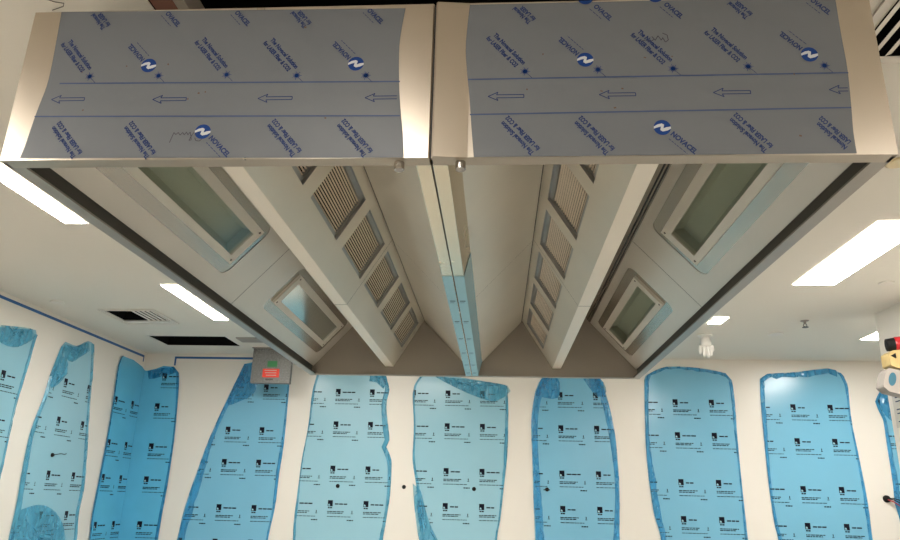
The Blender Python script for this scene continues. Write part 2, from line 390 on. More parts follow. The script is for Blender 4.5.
# ------------------------------------------------------------------ extractor hood
HW = 1.15; HD = 3.338; HH = 0.47
hood = thing('extractor_hood', (0, HD / 2, Z0), 'large stainless steel extractor canopy hanging from the ceiling with printed film on its front', 'extractor hood')
z = lambda v: Z0 + v
for s in (-1, 1):
    mb = MB(); xi, xo = 0.004 * s, HW * s
    a, b = min(xi, xo), max(xi, xo)
    if s < 0: prof = [(-HW, 0), (-.006, 0), (-.0025, .004), (-.0025, .012), (-HW, .012)]
    else: prof = [(.0025, -.005), (.007, -.0085), (.095, 0), (HW, 0), (HW, .012), (.0025, .012)]
    n_ = len(prof)
    mb.mesh([(x, y, z(0)) for x, y in prof] + [(x, y, z(HH)) for x, y in prof], [(i, (i + 1) % n_, n_ + (i + 1) % n_, n_ + i) for i in range(n_)] + [tuple(range(n_)), tuple(range(n_, 2 * n_))])
    mb.box((a, .012, z(0)), (b, .044, z(.006)))
    o = mb.build('front_panel', 'steel', hood)
mb = MB(); mb.box((-.0025, .006, z(0.001)), (.0025, .012, z(HH))); mb.build('joint_strip', 'seam', hood)
for s in (-1, 1):
    mb = MB(); a, b = sorted((HW * s, (HW - .01) * s)); mb.box((a, .012, z(0)), (b, HD, z(HH)))
    a, b = sorted(((HW - .01) * s, (HW - .044) * s)); mb.box((a, .044, z(0)), (b, HD - .018, z(.006)))
    mb.build('side_panel', 'steel_side', hood)
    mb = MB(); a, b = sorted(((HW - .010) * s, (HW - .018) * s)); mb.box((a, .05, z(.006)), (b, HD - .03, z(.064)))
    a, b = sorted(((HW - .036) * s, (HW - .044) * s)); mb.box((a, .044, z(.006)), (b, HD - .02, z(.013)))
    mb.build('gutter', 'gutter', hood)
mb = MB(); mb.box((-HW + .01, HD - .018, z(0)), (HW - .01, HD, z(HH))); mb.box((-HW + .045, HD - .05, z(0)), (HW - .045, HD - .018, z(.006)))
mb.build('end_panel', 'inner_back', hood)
mb = MB(); mb.box((-HW + .01, .012, z(HH - .012)), (HW - .01, HD - .018, z(HH))); mb.build('top_panel', 'steel_side', hood)
for x, y in ((-1.0, .3), (1.0, .3), (-1.0, 3.26), (1.0, 3.26)):
    mb = MB(); mb.lathe((x, y, z(HH)), (0, 0, 1), [(0, .02), (.01, .02), (.012, .006), (CEIL - z(HH) - .001, .006)], 10); mb.build('hanger_rod', 'screw', hood)

YI0, YI1 = .014, HD - .019
SEAM_Y = 1.665
def soffit(s):
    n = Vector((-s * .306, 0, -.28)).normalized()
    return lambda t, y, d=0: Vector((s * (1.13 - .28 * t), y, z(.064 + .306 * t))) + n * d
def bank(s):
    n = Vector((-s * .335, 0, -.205)).normalized()
    return lambda t, y, d=0: Vector((s * (.35 + .205 * t), y, z(.40 - .335 * t))) + n * d
def inner(s):
    n = Vector((s * .30, 0, -.285)).normalized()
    return lambda t, y, d=0: Vector((s * (.065 + .285 * t), y, z(.10 + .30 * t))) + n * d
FIXY = ((.215, 1.335), (1.99, 3.125))
FILY = [(.11 + .535 * k, .11 + .535 * k + .43) for k in range(6)]
for s in (-1, 1):
    fn = soffit(s)
    # soffit: bare sheet with the openings for the light fixtures, film over it cut back round each
    mb = MB(); mb.plate(rect(0, YI0, 1.26, YI1), [rect(.37, y0 + .03, .80, y1 - .03) for y0, y1 in FIXY], fn, 0, .004)
    sheet = mb.build('soffit_panel', 'moat', hood)
    for (ya, yb), (fy0, fy1) in (((YI0, SEAM_Y - .0015), FIXY[0]), ((SEAM_Y + .0015, YI1), FIXY[1])):
        mb = MB()
        tin = .965 if s > 0 else .93
        mb.plate(rect(.0, ya, 1.08, yb), [rrect(.20, fy0 - .05 if fy0 > .3 else fy0 - .15, tin, fy1 + .035 if fy0 > 3 else min(fy1 + .06, yb - .03), .12, .05)], lambda u, v, d: fn(u, v, d + .002), 0)
        tag(mb.build('film_cover', 'soffit_film', sheet), 'clear film on the sloping panel, cut back round the light')
    mb = MB()
    for t0, t1 in ((1.10, 1.115), (1.135, 1.15)):
        mb.plate(rect(t0, YI0, t1, YI1), [], lambda u, v, d: fn(u, v, d + .003), 0, .002)
    mb.build('edge_joint', 'seam', hood)
    mb = MB(); mb.plate(rect(0, SEAM_Y - .0015, 1.08, SEAM_Y + .0015), [], lambda u, v, d: fn(u, v, d + .0025)); mb.build('panel_joint', 'seam', hood)
    for y0, y1 in FIXY:
        # light fixture let into the soffit
        t0, t1 = .335, .835
        mb = MB()
        mb.plate(rect(t0, y0, t1, y1), [rect(.415, y0 + .055, .735, y1 - .055)], lambda u, v, d: fn(u, v, d + .014), 0, .022)
        fx = mb.build('light_fixture', 'frame', hood)
        mb = MB(); mb.plate(rect(.41, y0 + .05, .74, y1 - .05), [], lambda u, v, d: fn(u, v, d + .006)); mb.build('glass_pane', 'glass', fx)
        mb = MB(); P8 = [(t, y) for t, y in rect(.385, y0 + .035, .785, y1 - .035)]
        lo = [fn(t, y, -.002) for t, y in P8]; hi = [fn(.47 if t < .5 else .70, y, -.055) for t, y in P8]
        mb.mesh(lo + hi, [(4, 5, 6, 7)] + [(i, (i + 1) % 4, 4 + (i + 1) % 4, 4 + i) for i in range(4)]); mb.build('reflector', 'housing', fx)
        mb = MB()
        for t, y in ((.375, y0 + .025), (.795, y0 + .025), (.375, y1 - .025), (.795, y1 - .025)):
            nn = (fn(0, 0, 1) - fn(0, 0, 0)); mb = MB()
            mb.lathe(fn(t, y, .014), nn, [(0, .006), (.003, .004)], 8)
            mb.build('screw', 'screw', fx)
    # filter bank
    fb = bank(s)
    mb = MB()
    mb.plate(rect(-.02, YI0, 1.0, YI1), [rect(.13, y0, .67, y1) for y0, y1 in FILY], fb, 0, .018, 1)
    m3 = MB(); m3.box((min(s * .556, s * .614), YI0, z(.063)), (max(s * .556, s * .614), YI1, z(.065)))
    body = [(s * .555, z(.065)), (s * .615, z(.065)), (s * .66, z(.40)), (s * .66, z(HH - .012))]
    for (xa, za), (xb, zb) in zip(body[:-1], body[1:]):
        mb.face([(xa, YI0, za), (xa, YI1, za), (xb, YI1, zb), (xb, YI0, zb)], 0)
    bk = mb.build('filter_bank', ['inner', 'recess'], hood); m3.build('bottom_strip', 'strip', bk)
    mb = MB(); mb.plate(rect(.0, SEAM_Y - .0015, 1.0, SEAM_Y + .0015), [], lambda u, v, d: fb(u, v, d + .001))
    mb.box((min(s * .556, s * .614), SEAM_Y - .0015, z(.0625)), (max(s * .556, s * .614), SEAM_Y + .0015, z(.0632)))
    mb.build('panel_joint', 'seam', bk)
    for y0, y1 in FILY:
        mb = MB()
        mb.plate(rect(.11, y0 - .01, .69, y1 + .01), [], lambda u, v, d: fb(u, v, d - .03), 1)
        nb = 14
        for k in range(nb):
            tc = .20 + (.60 - .20) * k / (nb - 1)
            # a folded baffle: two faces meeting in a ridge
            a = fb(tc - .0095, y0 + .015, -.021); b_ = fb(tc, y0 + .015, -.014); c = fb(tc + .0095, y0 + .015, -.021)
            a2 = fb(tc - .0095, y1 - .015, -.021); b2 = fb(tc, y1 - .015, -.014); c2 = fb(tc + .0095, y1 - .015, -.021)
            mb.face([a, a2, b2, b_], 0); mb.face([b_, b2, c2, c], 0)
        mb.plate(rect(.128, y0 - .002, .672, y1 + .002), [rect(.185, y0 + .016, .615, y1 - .016)], lambda u, v, d: fb(u, v, d - .013), 2, .012)
        mb.build('grease_filter', ['bar', 'dark', 'recess'], bk)
    # inner sloping panel down to the centre beam
    fi = inner(s)
    mb = MB(); mb.plate(rect(0, YI0, 1.0, YI1), [], fi, 0, .003)
    ip = mb.build('inner_panel', 'inner', hood)
    mb = MB(); mb.plate(rect(.0, SEAM_Y - .001, 1.0, SEAM_Y + .001), [], lambda u, v, d: fi(u, v, d + .001))
    mb.plate(rect(.975, YI0, .99, YI1), [], lambda u, v, d: fi(u, v, d + .001)); mb.build('panel_joint', 'seam', ip)

# centre beam: two folded channels side by side, blue film left on the far half
mb = MB(); mb2 = MB(); mb3 = MB()
for s in (-1, 1):
    prof = [(s * .002, z(.0)), (s * .042, z(.0)), (s * .067, z(.103)), (s * .002, z(.103))]
    mb.prism(prof, .044, YI1 - .03)
    o_ = .0015
    for (xa, za), (xb, zb) in (((s * .0035, z(-o_)), (s * (.042 + o_), z(-o_))), ((s * (.042 + o_), z(-o_)), (s * (.067 + o_), z(.10)))):
        mb2.face([(xa, 1.0, za), (xb, 1.0, zb), (xb, YI1 - .03, zb), (xa, YI1 - .03, za)], 0)
bm_ = mb.build('centre_beam', 'steel_beam', hood, bevel=.002)
rnd = random.Random(5)
for y in (1.35, 1.72, 2.1, 2.48, 2.86, 3.15):
    for s in (-1, 1):
        x = s * .022 - .012; mb2.face([(x, y, z(-.002)), (x + .024, y, z(-.002)), (x + .024, y + .012, z(-.002)), (x, y + .012, z(-.002))], 1)
        mb2.face([(x, y + .03, z(-.002)), (x + .018, y + .03, z(-.002)), (x + .018, y + .036, z(-.002)), (x, y + .036, z(-.002))], 1)
tag(mb2.build('film_cover', ['film_pale', 'print'], bm_), 'pale blue film left on the far half of the beam')
mb = MB(); mb.box((-.002, .044, z(.006)), (.002, YI1 - .03, z(.09))); mb.build('joint_strip', 'seam', bm_)
for x in (-.083, .076):
    mb = MB(); mb.lathe((x, .026, z(.001)), (0, 0, -1), [(0, .013), (.004, .0135), (.022, .0135), (.024, .012)], 24); tag(mb.build('stud', 'chrome', hood, smooth=False), 'short chrome stud under the front rim')

# printed protective film on the hood front
PRN = lambda u, v: (u, -.0022, Z0 + min(v, .4685))
FLM = lambda u, v, d=0: (u, -.0012, Z0 + v)
A50 = math.radians(-49.5)
L1T, L2T = 'The Novacel Solution', 'for LASER Fiber & CO2'
CH = .0125
def star(mb, c):
    for k in range(14):
        a = 2 * math.pi * k / 14; r = .014 if k % 2 == 0 else .010
        d = Vector((math.cos(a), math.sin(a))); p = Vector(c)
        n = Vector((-d.y, d.x)) * .0011
        mb.face([PRN(*(p + d * .003 + n)), PRN(*(p + d * .003 - n)), PRN(*(p + d * r - n * .3)), PRN(*(p + d * r + n * .3))], 1)
    disc(mb, c, .0055, PRN, 1, 12)
    stroke(mb, [(c[0] + .009, c[1] - .010), (c[0] + .019, c[1] - .021)], .0012, PRN, 2)
def logo(mb, c):
    disc(mb, c, .0215, PRN, 1, 28)
    sw = [(-1, .12), (-.55, .40), (-.05, .52), (.22, .36), (.12, -.12), (.5, .02), (1, .10), (1, -.18), (.6, -.42), (.02, -.56), (-.26, -.36), (-.16, .12), (-.5, .02), (-1, -.16)]
    tri = tessellate_polygon([[Vector((a, b, 0)) for a, b in sw]])
    mb.mesh([(c[0] + a * .0212, -.0026, Z0 + min(.4685, c[1] + b * .0212)) for a, b in sw], [tuple(t) for t in tri], 3)
def tiny(mb, org, ang, length):
    d = Vector((math.cos(ang), math.sin(ang))); p = Vector(org); r = random.Random(int(abs(org[0]) * 1e4)); q = 0
    while q < length:
        l = r.uniform(.005, .011); stroke(mb, [p + d * q, p + d * min(length, q + l)], .0017, PRN, 2); q += l + .0025
def t_unit(mb, S):
    star(mb, S)
    put_text(mb, L1T, (S[0] - .085, S[1] + .1135), A50, .122, CH, PRN, 2)
    put_text(mb, L2T, (S[0] - .104, S[1] + .104), A50, .120, CH, PRN, 2)
def t_inv(mb, ref):
    st = (ref[0] - .010 + .0790, ref[1] - .0890)
    put_text(mb, L1T, st, A50 + math.pi, .120, CH, PRN, 2)
    put_text(mb, L2T, (st[0] + .0155, st[1] + .0125), A50 + math.pi, .124, CH, PRN, 2)
def t_inv_cut(mb, ref):
    put_text(mb, 'The Novacel', (ref[0] - .005, ref[1] - .004), A50 + math.pi, .065, CH, PRN, 2)
    put_text(mb, 'for LASER', (ref[0] + .008, ref[1] + .006), A50 + math.pi, .056, CH, PRN, 2)
def n_inv(mb, c):
    logo(mb, c)
    put_text(mb, 'NOVACEL', (c[0] - .014, c[1] + .021), math.radians(180 - 47), .070, .0135, PRN, 2)
    tiny(mb, (c[0] - .004, c[1] + .031), math.radians(180 - 47), .06)
def n_norm(mb, c):
    logo(mb, c)
    put_text(mb, 'NOVACEL', (c[0] + .018, c[1] - .020), math.radians(-45), .080, .0135, PRN, 2)
    tiny(mb, (c[0] + .014, c[1] - .032), math.radians(-45), .06)
def n_top(mb, ref):
    put_text(mb, 'OVACEL', (ref[0] + .008, ref[1] - .004), math.radians(-48), .062, .0135, PRN, 2)
    tiny(mb, (ref[0] - .002, ref[1] - .010), math.radians(-48), .048)
    if .3 < ref[0] < .9: disc(mb, (ref[0] - .012, ref[1] + .026), .0215, PRN, 1, 28)
def arrow(mb, c):
    x, v = c; L = .093; h = .0045; hh = .0125; hl = .026
    pts = [(x, v), (x + hl, v + hh), (x + hl - .004, v + h), (x + L, v + h), (x + L, v - h), (x + hl - .004, v - h), (x + hl, v - hh), (x, v)]
    stroke(mb, pts, .0022, PRN, 2)
for side in (-1, 1):
    le, ri = (FRONT['LL'], FRONT['LR']) if side < 0 else (FRONT['RL'], FRONT['RR'])
    le = smooth_line([(a, min(.469, max(.0, b))) for a, b in le], .02); ri = smooth_line([(a, min(.469, max(.0, b))) for a, b in ri], .02)
    mb = MB(); mb.plate(le + ri[::-1], [], FLM, 0)
    x0 = -2 if side < 0 else 0; x1 = 0 if side < 0 else 2
    ok = lambda p: x0 < p[0] < x1
    for p in FRONT['starT']: ok(p) and t_unit(mb, p)
    for p in FRONT['starN']: ok(p) and star(mb, p)
    for p in FRONT['logoN']: ok(p) and n_inv(mb, p)
    for p in FRONT['upT']: ok(p) and t_inv_cut(mb, p)
    for p in FRONT['topN']: ok(p) and n_top(mb, p)
    for p in FRONT['lowT'][:-1]: ok(p) and t_inv(mb, p)
    for p in FRONT['lowN']: ok(p) and n_norm(mb, p)
    for p in FRONT['arrow']: (ok(p) and p[0] < 1.0 and abs(p[0] + .179) > .02) and arrow(mb, p)
    for k in ('lineL1', 'lineL2') if side < 0 else ('lineR1', 'lineR2'): stroke(mb, FRONT[k], .0042, PRN, 4)
    if side < 0:   # partly cut arrow against the film's edge
        x, v = FRONT['arrow'][3]; stroke(mb, [(x + .085, v + .0045), (x + .022, v + .0045), (x + .026, v + .0125), (x, v), (x + .026, v - .0125), (x + .022, v - .0045), (x + .085, v - .0045)], .0022, PRN, 2)
        hw = [(-.692, .048), (-.684, .078), (-.678, .072), (-.672, .078), (-.666, .070), (-.660, .078), (-.655, .071), (-.650, .079), (-.645, .071), (-.640, .079), (-.637, .070), (-.634, .056), (-.640, .054), (-.634, .070), (-.628, .080), (-.622, .078), (-.626, .070), (-.618, .074)]
        stroke(mb, hw, .0018, PRN, 5)
        stroke(mb, [(-.625, .062), (-.622, .054), (-.612, .052), (-.606, .058)], .0018, PRN, 5)
    else:
        x, v = FRONT['arrow'][7]; stroke(mb, [(x + .046, v + .0045), (x + .022, v + .0045), (x + .026, v + .0125), (x, v), (x + .026, v - .0125), (x + .022, v - .0045), (x + .046, v - .0045)], .0022, PRN, 2)
        hw = [(.548, .336), (.562, .340), (.575, .335), (.584, .342), (.578, .350), (.586, .338), (.594, .352), (.602, .338), (.606, .346), (.612, .332), (.620, .338), (.618, .354), (.606, .360)]
        stroke(mb, hw, .0018, PRN, 5)
        put_text(mb, 'for LASER Fib', (.963 + .052, .105 - .078 - .0), A50 + math.pi, .07, CH, PRN, 2) if False else None
        put_text(mb, 'LASER Fiber & CO2', (1.043, .035), A50 + math.pi, .095, CH, PRN, 2)
        put_text(mb, 'Novacel Solution', (1.032, .020), A50 + math.pi, .092, CH, PRN, 2)
    r = random.Random(11 + side)
    for _ in range(9):
        c = (r.uniform(.15, 1.0) * side, r.uniform(.03, .42))
        stroke(mb, [c, (c[0] + r.uniform(.003, .007), c[1] + r.uniform(-.002, .002))], r.uniform(.003, .005), PRN, 6)
    tag(mb.build('protective_film', ['film_grey', 'ink_blue', 'ink_dark', 'swoosh', 'ink_grey', 'marker', 'rust'], hood), 'grey blue protective film printed with arrows and slogans')

# ------------------------------------------------------------------ blue film sheets on the walls
FB = lambda u, v, d=0: (u, YB - .008 - d, v)
FL = lambda u, v, d=0: (XL + .008 + d, u, v)
FCN = lambda u, v, d=0: ((XL + .012 + d, YB - .012 - d + u, v) if u < 0 else (XL + .012 + d + u, YB - .012 - d, v))
def inside(p, poly):
    c = False; n = len(poly)
    for i in range(n):
        a, b = poly[i], poly[i - 1]
        if (a[1] > p[1]) != (b[1] > p[1]) and p[0] < (b[0] - a[0]) * (p[1] - a[1]) / (b[1] - a[1] + 1e-12) + a[0]: c = not c
    return c
def bar(mb, u, v, wd, h, poly, fn, mi=1):
    q = rect(u, v - h, u + wd, v)
    ua, ub = u, u + wd
    while ub - ua > .008 and not (inside((ua, v), poly) and inside((ua, v - h), poly)): ua += .006     # cut off at the sheet's edge
    while ub - ua > .008 and not (inside((ub, v), poly) and inside((ub, v - h), poly)): ub -= .006
    if ub - ua > .008: mb.face([fn(a, b, .002) for a, b in rect(ua, v - h, ub, v)], mi)
def print_block(mb, u, v, poly, fn, r):
    u -= .026; v += .038
    w_, h_ = .052, .060
    bar(mb, u, v, w_, h_, poly, fn)
    if all(inside(p, poly) for p in rect(u, v - h_, u + w_, v)):      # white quarter mark in the dark square
        mb.face([fn(u + a * w_, v - h_ + b * h_, .003) for a, b in ((.12, .10), (.50, .10), (.42, .30), (.28, .42), (.12, .36))], 2)
    bar(mb, u + .004, v - h_ - .008, .018, .012, poly, fn); bar(mb, u + .026, v - h_ - .008, .022, .012, poly, fn)
    q = u + .075
    for _ in range(2 + r.randint(0, 1)):
        l = r.uniform(.03, .05); bar(mb, q, v - .030, l, .012, poly, fn); q += l + .006
    def line(vv, L, h):
        q = u
        while q < u + L:
            l = r.uniform(.012, .045); bar(mb, q, vv, min(l, u + L - q), h, poly, fn); q += l + .005
    line(v - .108, .185, .008); line(v - .123, .16, .008); line(v - .158, .25, .006)
    bar(mb, u + .255, v - .100, .008, .022, poly, fn); bar(mb, u + .249, v - .126, .020, .006, poly, fn)
    q = u + .21
    for l in (.018, .026, .014): bar(mb, q, v - .190, l, .010, poly, fn); q += l + .004
def edge_fold(line, sgn, fn, mm, parent, seed, w0=.05, w1=.09, h=.016):
    """crumpled double-thickness strip along one edge, turned inward (sgn: +1 = towards larger u)"""
    r = random.Random(seed); line = smooth_line(line, .05); n = len(line); vs = []; K = 5
    ph = r.uniform(0, 6); 
    for i, (u, v) in enumerate(line):
        t = i / max(1, n - 1)
        wd = .65 * w0 + .65 * (w1 - w0) * (.5 + .5 * math.sin(ph + t * 9)) * (.6 + .4 * r.random())
        for k in range(K):
            a = k / (K - 1)
            vs.append(fn(u + sgn * wd * (a - .12), v, .0015 + h * math.sin(math.pi * min(1, a * 1.02)) ** .8 * (.55 + .45 * r.random())))
    m1 = MB(); m1.mesh(vs, [(i * K + k, i * K + k + 1, (i + 1) * K + k + 1, (i + 1) * K + k) for i in range(n - 1) for k in range(K - 1)])
    return m1.build('folded_edge', mm, parent)
def flap(poly, fn, mm, parent, seed, rings=5, h=.02, name='folded_flap'):
    r = random.Random(seed); pts = smooth_line(list(poly) + [poly[0]], .05)[:-1]; n = len(pts)
    cu = sum(p[0] for p in pts) / n; cv = sum(p[1] for p in pts) / n
    vs = [fn(cu, cv, .004 + h * r.random())]
    for j in range(1, rings + 1):
        f = j / rings
        for (u, v) in pts:
            jit = .0 if j == rings else .012
            vs.append(fn(cu + (u - cu) * f + r.uniform(-jit, jit), cv + (v - cv) * f + r.uniform(-jit, jit), .004 + h * r.random() * (1 if j < rings else .4)))
    fs = [(0, 1 + k, 1 + (k + 1) % n) for k in range(n)]
    for j in range(rings - 1):
        b0, b1 = 1 + j * n, 1 + (j + 1) * n
        fs += [(b0 + k, b1 + k, b1 + (k + 1) % n, b0 + (k + 1) % n) for k in range(n)]
    m1 = MB(); m1.mesh(vs, fs); return m1.build(name, mm, parent)
GF = 'blue protective film sheets on the wall panels'
ZF = .14
def ext(L, du=0.0):
    return list(L) + [(L[-1][0] + du * .5, (L[-1][1] + ZF) / 2), (L[-1][0] + du, ZF)]
def film_sheet(Lp, Rp, Tp, fn, tone, label, cols, rows, seed, folds=(1, 1), loc=None, duL=0, duR=0):
    Ls = smooth_line(ext(Lp, duL), .06); Rs = smooth_line(ext(Rp, duR), .06); T = smooth_line(Tp, .05) if Tp else []
    poly = Ls[::-1] + (T[1:-1] if len(T) > 2 else []) + Rs
    mb = MB(); mb.plate(poly, [], lambda u, v, d: fn(u, v, d), 0, .006)
    r = random.Random(seed)
    for v in rows:
        for u in cols: print_block(mb, u, v, poly, fn, r)
    o = tag(mb.build('protective_film_sheet', ['film_' + tone, 'print', 'film_pale']), label, 'film', GF)
    if folds[0]: edge_fold(ext(Lp, duL), 1, fn, 'fold_' + tone, o, seed + 1, *(folds[0] if isinstance(folds[0], tuple) else ()))
    if folds[1]: edge_fold(ext(Rp, duR), -1, fn, 'fold_' + tone, o, seed + 2, *(folds[1] if isinstance(folds[1], tuple) else ()))
    return o
F = FILM
ROWS = [2.355, 2.006, 1.545, 1.197, .74, .39]
ROWS4 = [2.393, 1.93, 1.59, 1.13, .79, .33]
LW = [2.203, 1.858, 1.389, 1.047, .59, .24]
o = film_sheet([(3.35, 2.50), (3.28, 2.2), (3.22, 1.8), (3.2, 1.3)], F['1R'], [(3.35, 2.50)] + F['1T'] + [F['1R'][0]], FL, 'pale', 'blue film sheet farthest along the left wall from the corner', [3.44, 3.82], [2.128, 1.78, 1.31, .97, .5], 1, folds=((.03, .07), (.03, .07)))
flap([(3.66, 2.50), (4.06, 2.56), (4.10, 2.50), (4.0, 2.42), (3.85, 2.36), (3.66, 2.38)], FL, 'fold_pale', o, 7)
o = film_sheet(F['2L'], F['2R'], [F['2L'][0]] + F['2T'] + [F['2R'][0]], FL, 'pale', 'pale blue film sheet on the left wall with a small black hook on it', [4.27, 4.67, 5.06], LW, 10, folds=((.08, .12), (.06, .10)))
flap([(4.53, 2.53), (4.72, 2.55), (4.9, 2.63), (4.95, 2.56), (4.80, 2.46), (4.70, 2.40), (4.58, 2.42)], FL, 'fold_pale', o, 12)
flap([(4.42, 2.22), (4.50, 2.42), (4.60, 2.42), (4.66, 2.30), (4.56, 2.18), (4.46, 2.12)], FL, 'fold_pale', o, 13)
flap([(4.36, 1.10), (4.60, 1.14), (4.82, 1.10), (5.02, .98), (5.10, .80), (4.9, .70), (4.35, .72)], FL, 'fold_pale', o, 14)
# corner sheet: runs round the corner of the two walls
cl = [(a - YB, b) for a, b in F['3L']]; cr = [(a - XL, b) for a, b in F['3R']]
Lp = smooth_line(ext(cl), .06); Rp = smooth_line(ext(cr), .06)
tl = [(a - YB, b) for a, b in F['3Lt']]; tr = [(a - XL, b) for a, b in F['3Rt']]
pl = Lp[::-1] + tl[1:] + [(-.0005, 2.57), (-.0005, ZF)]
pr = [(.0005, ZF), (.0005, 2.57)] + tr[:-1] + Rp
mb = MB(); mb.plate(pl, [], lambda u, v, d: FCN(u, v, d), 0, .006); mb.plate(pr, [], lambda u, v, d: FCN(u, v, d), 0, .006)
r = random.Random(33)
for v in (2.169, 1.735, 1.394, .94, .6): print_block(mb, -.15, v, [(a, b) for a, b in pl], FCN, r) ; print_block(mb, -.50, v, pl, FCN, r)
for v in (2.167, 1.737, 1.393, .94, .6): print_block(mb, .205, v, pr, FCN, r)
print_block(mb, .24, 2.50, pr, FCN, r)
o = tag(mb.build('protective_film_sheet', ['film_deep', 'print', 'film_pale']), 'deeper blue film sheet folded into the corner of the two walls', 'film', GF)
edge_fold(ext(cl), 1, FCN, 'fold_deep', o, 35, .03, .06); edge_fold(ext(cr), -1, FCN, 'fold_deep', o, 36, .03, .06)
flap([(.03, 2.56), (.12, 2.58), (.22, 2.60), (.30, 2.60), (.36, 2.55), (.20, 2.50), (.06, 2.47)], FCN, 'fold_deep', o, 37, h=.012)

o = film_sheet(F['4L'], F['4R'], [F['4L'][0], (-2.45, 2.69), F['4R'][0]], FB, 'mid', 'blue film sheet on the back wall below the galvanised box', [-3.11, -2.735, -2.36], ROWS4, 40, folds=((.07, .16), (.03, .06)), duL=-.1)
flap([(-2.64, 2.63), (-2.47, 2.66), (-2.48, 2.35), (-2.62, 2.25), (-2.78, 2.22)], FB, 'fold_mid', o, 41)
o = film_sheet(F['5L'], F['5R'], [F['5L'][0], (-1.4, 2.60), F['5R'][0]], FB, 'pale', 'pale blue film sheet with a black plug low on it and a ragged edge', [-1.93, -1.555, -1.18], ROWS, 50, folds=((.02, .05), (.05, .10)), duR=.05)
flap([(-1.20, 2.585), (-1.07, 2.58), (-1.02, 2.49), (-1.06, 2.40), (-1.14, 2.47), (-1.22, 2.48)], FB, 'fold_pale', o, 51)
o = film_sheet(F['6L'], F['6R'], F['6T'], FB, 'pale', 'pale blue film sheet with a large flap folded over its top edge', [-.73, -.355, .02], ROWS, 60, folds=((.03, .06), (.03, .06)))
flap(F['6flap'], FB, 'fold_pale', o, 61, h=.014)
flap([(-.70, 1.42), (-.62, 1.36), (-.52, 1.06), (-.40, .80), (-.58, .80), (-.66, 1.1)], FB, 'fold_pale', o, 62, h=.01)
o = film_sheet(F['7L'], F['7R'], [F['7L'][0], (.95, 2.60), F['7R'][0]], FB, 'mid', 'bright blue film sheet with broad folded strips down both sides', [.47, .846, 1.22], ROWS, 70, folds=((.10, .15), (.07, .12)))
flap(F['7flap'], FB, 'fold_mid', o, 71); flap(F['7flapR'], FB, 'fold_mid', o, 72)
o = film_sheet(F['8L'], F['8R'], F['8T'], FB, 'mid', 'blue film sheet on the back wall just right of the hood corner', [1.675, 2.05, 2.425], [2.297, 1.956, 1.486, 1.129, .68, .33], 80, folds=((.06, .12), (.03, .06)), duR=.02)
edge_fold(F['8T'][1:], 1, lambda u, v, d=0: FB(u, v - .01, d), 'fold_mid', o, 83, .03, .04) if False else None
def top_roll(pts, fn, mm, o, seed, wd=.035):
    r = random.Random(seed); L = smooth_line(pts, .05); vs = []
    for u, v in L:
        ww = wd * r.uniform(.6, 1.2)
        for k in range(4): vs.append(fn(u, v + .006 - ww * k / 3, .003 + .014 * math.sin(math.pi * (k + .3) / 3.6) * r.uniform(.6, 1)))
    m1 = MB(); m1.mesh(vs, [(i * 4 + k, i * 4 + k + 1, i * 4 + 5 + k, i * 4 + 4 + k) for i in range(len(L) - 1) for k in range(3)]); m1.build('folded_edge', mm, o)
top_roll(F['8T'], FB, 'fold_mid', o, 84)
o = film_sheet(F['9L'], F['9R'], F['9T'] + [F['9R'][0]], FB, 'mid', 'blue film sheet with a rounded rolled top, nearest the right wall end', [2.88, 3.255, 3.63], [2.263, 1.917, 1.445, 1.094, .64, .29], 90, folds=((.04, .08), (.03, .07)))
top_roll(F['9T'], FB, 'fold_mid', o, 94, .06)
o = film_sheet(F['10L'], [(4.75, 2.62), (4.8, 2.2), (4.8, 1.6), (4.8, 1.2)], None, FB, 'mid', 'blue film sheet partly hidden behind the right wall and the valve', [4.113, 4.45], [2.328, 1.99, 1.52, 1.17, .7], 100, folds=((.05, .10), (.03, .06)))
flap([(4.22, 2.52), (4.34, 2.58), (4.40, 2.35), (4.34, 2.12), (4.20, 2.16), (4.13, 2.32)], FB, 'fold_mid', o, 101, h=.025)

# ------------------------------------------------------------------ masking tape near the ceiling
mb = MB(); zt = CEIL - .045
mb.box((XL + .0005, 2.0, zt - .012), (XL + .002, YB - .045, zt + .012)); mb.box((XL + .0005, YB - .065, 2.66), (XL + .002, YB - .045, zt))
tag(mb.build('masking_tape', 'tape'), 'strip of blue masking tape along the top of the left wall', 'tape')
mb = MB(); zt = CEIL - .045
mb.box((-3.43, YB - .002, zt - .012), (-2.0, YB - .0005, zt + .012)); mb.box((-3.445, YB - .002, 2.63), (-3.425, YB - .0005, zt + .012))
tag(mb.build('masking_tape', 'tape'), 'short strip of blue masking tape on the back wall left of the galvanised box', 'tape')

# ------------------------------------------------------------------ things on the ceiling
def diffuser(x0, y0, x1, y1, label, split):
    t = thing('air_diffuser', ((x0 + x1) / 2, (y0 + y1) / 2, CEIL - .012), label, 'air vent', 'square ceiling air vents')
    fr = MB(); b = .006; fy = .10 if x0 < 0 else .03
    fr.plate(rect(x0 - .03, y0 - .03, x1 + .03, y1 + fy), [rect(x0 + b, y0 + b, x1 - b, y1 - b)], lambda u, v, d: (u, v, CEIL - .004 - d), 0, -.006)
    fr.build('frame', 'trimwhite', t)
    n = 10
    for k in range(n):
        x = x0 + b + (x1 - x0 - 2 * b) * (k + .5) / n
        sl = split(k / (n - 1)); m1 = MB()
        if sl is None: continue
        m1.face([(x - sl[0], y0 + b, CEIL - .003), (x - sl[0], y1 - b, CEIL - .003), (x + sl[0], y1 - b, CEIL + sl[1]), (x + sl[0], y0 + b, CEIL + sl[1])])
        m1.build('louvre', 'trimwhite', t)
    return t
diffuser(*DIFL, 'square air vent with dark slots in front of the open ceiling hole', lambda f: None if f < .5 else (.009, .003))
diffuser(*DIFR, 'air vent with dark slots close to the front corner of the hood', lambda f: (.013, .008))
x0, y0, x1, y1 = ACCESS
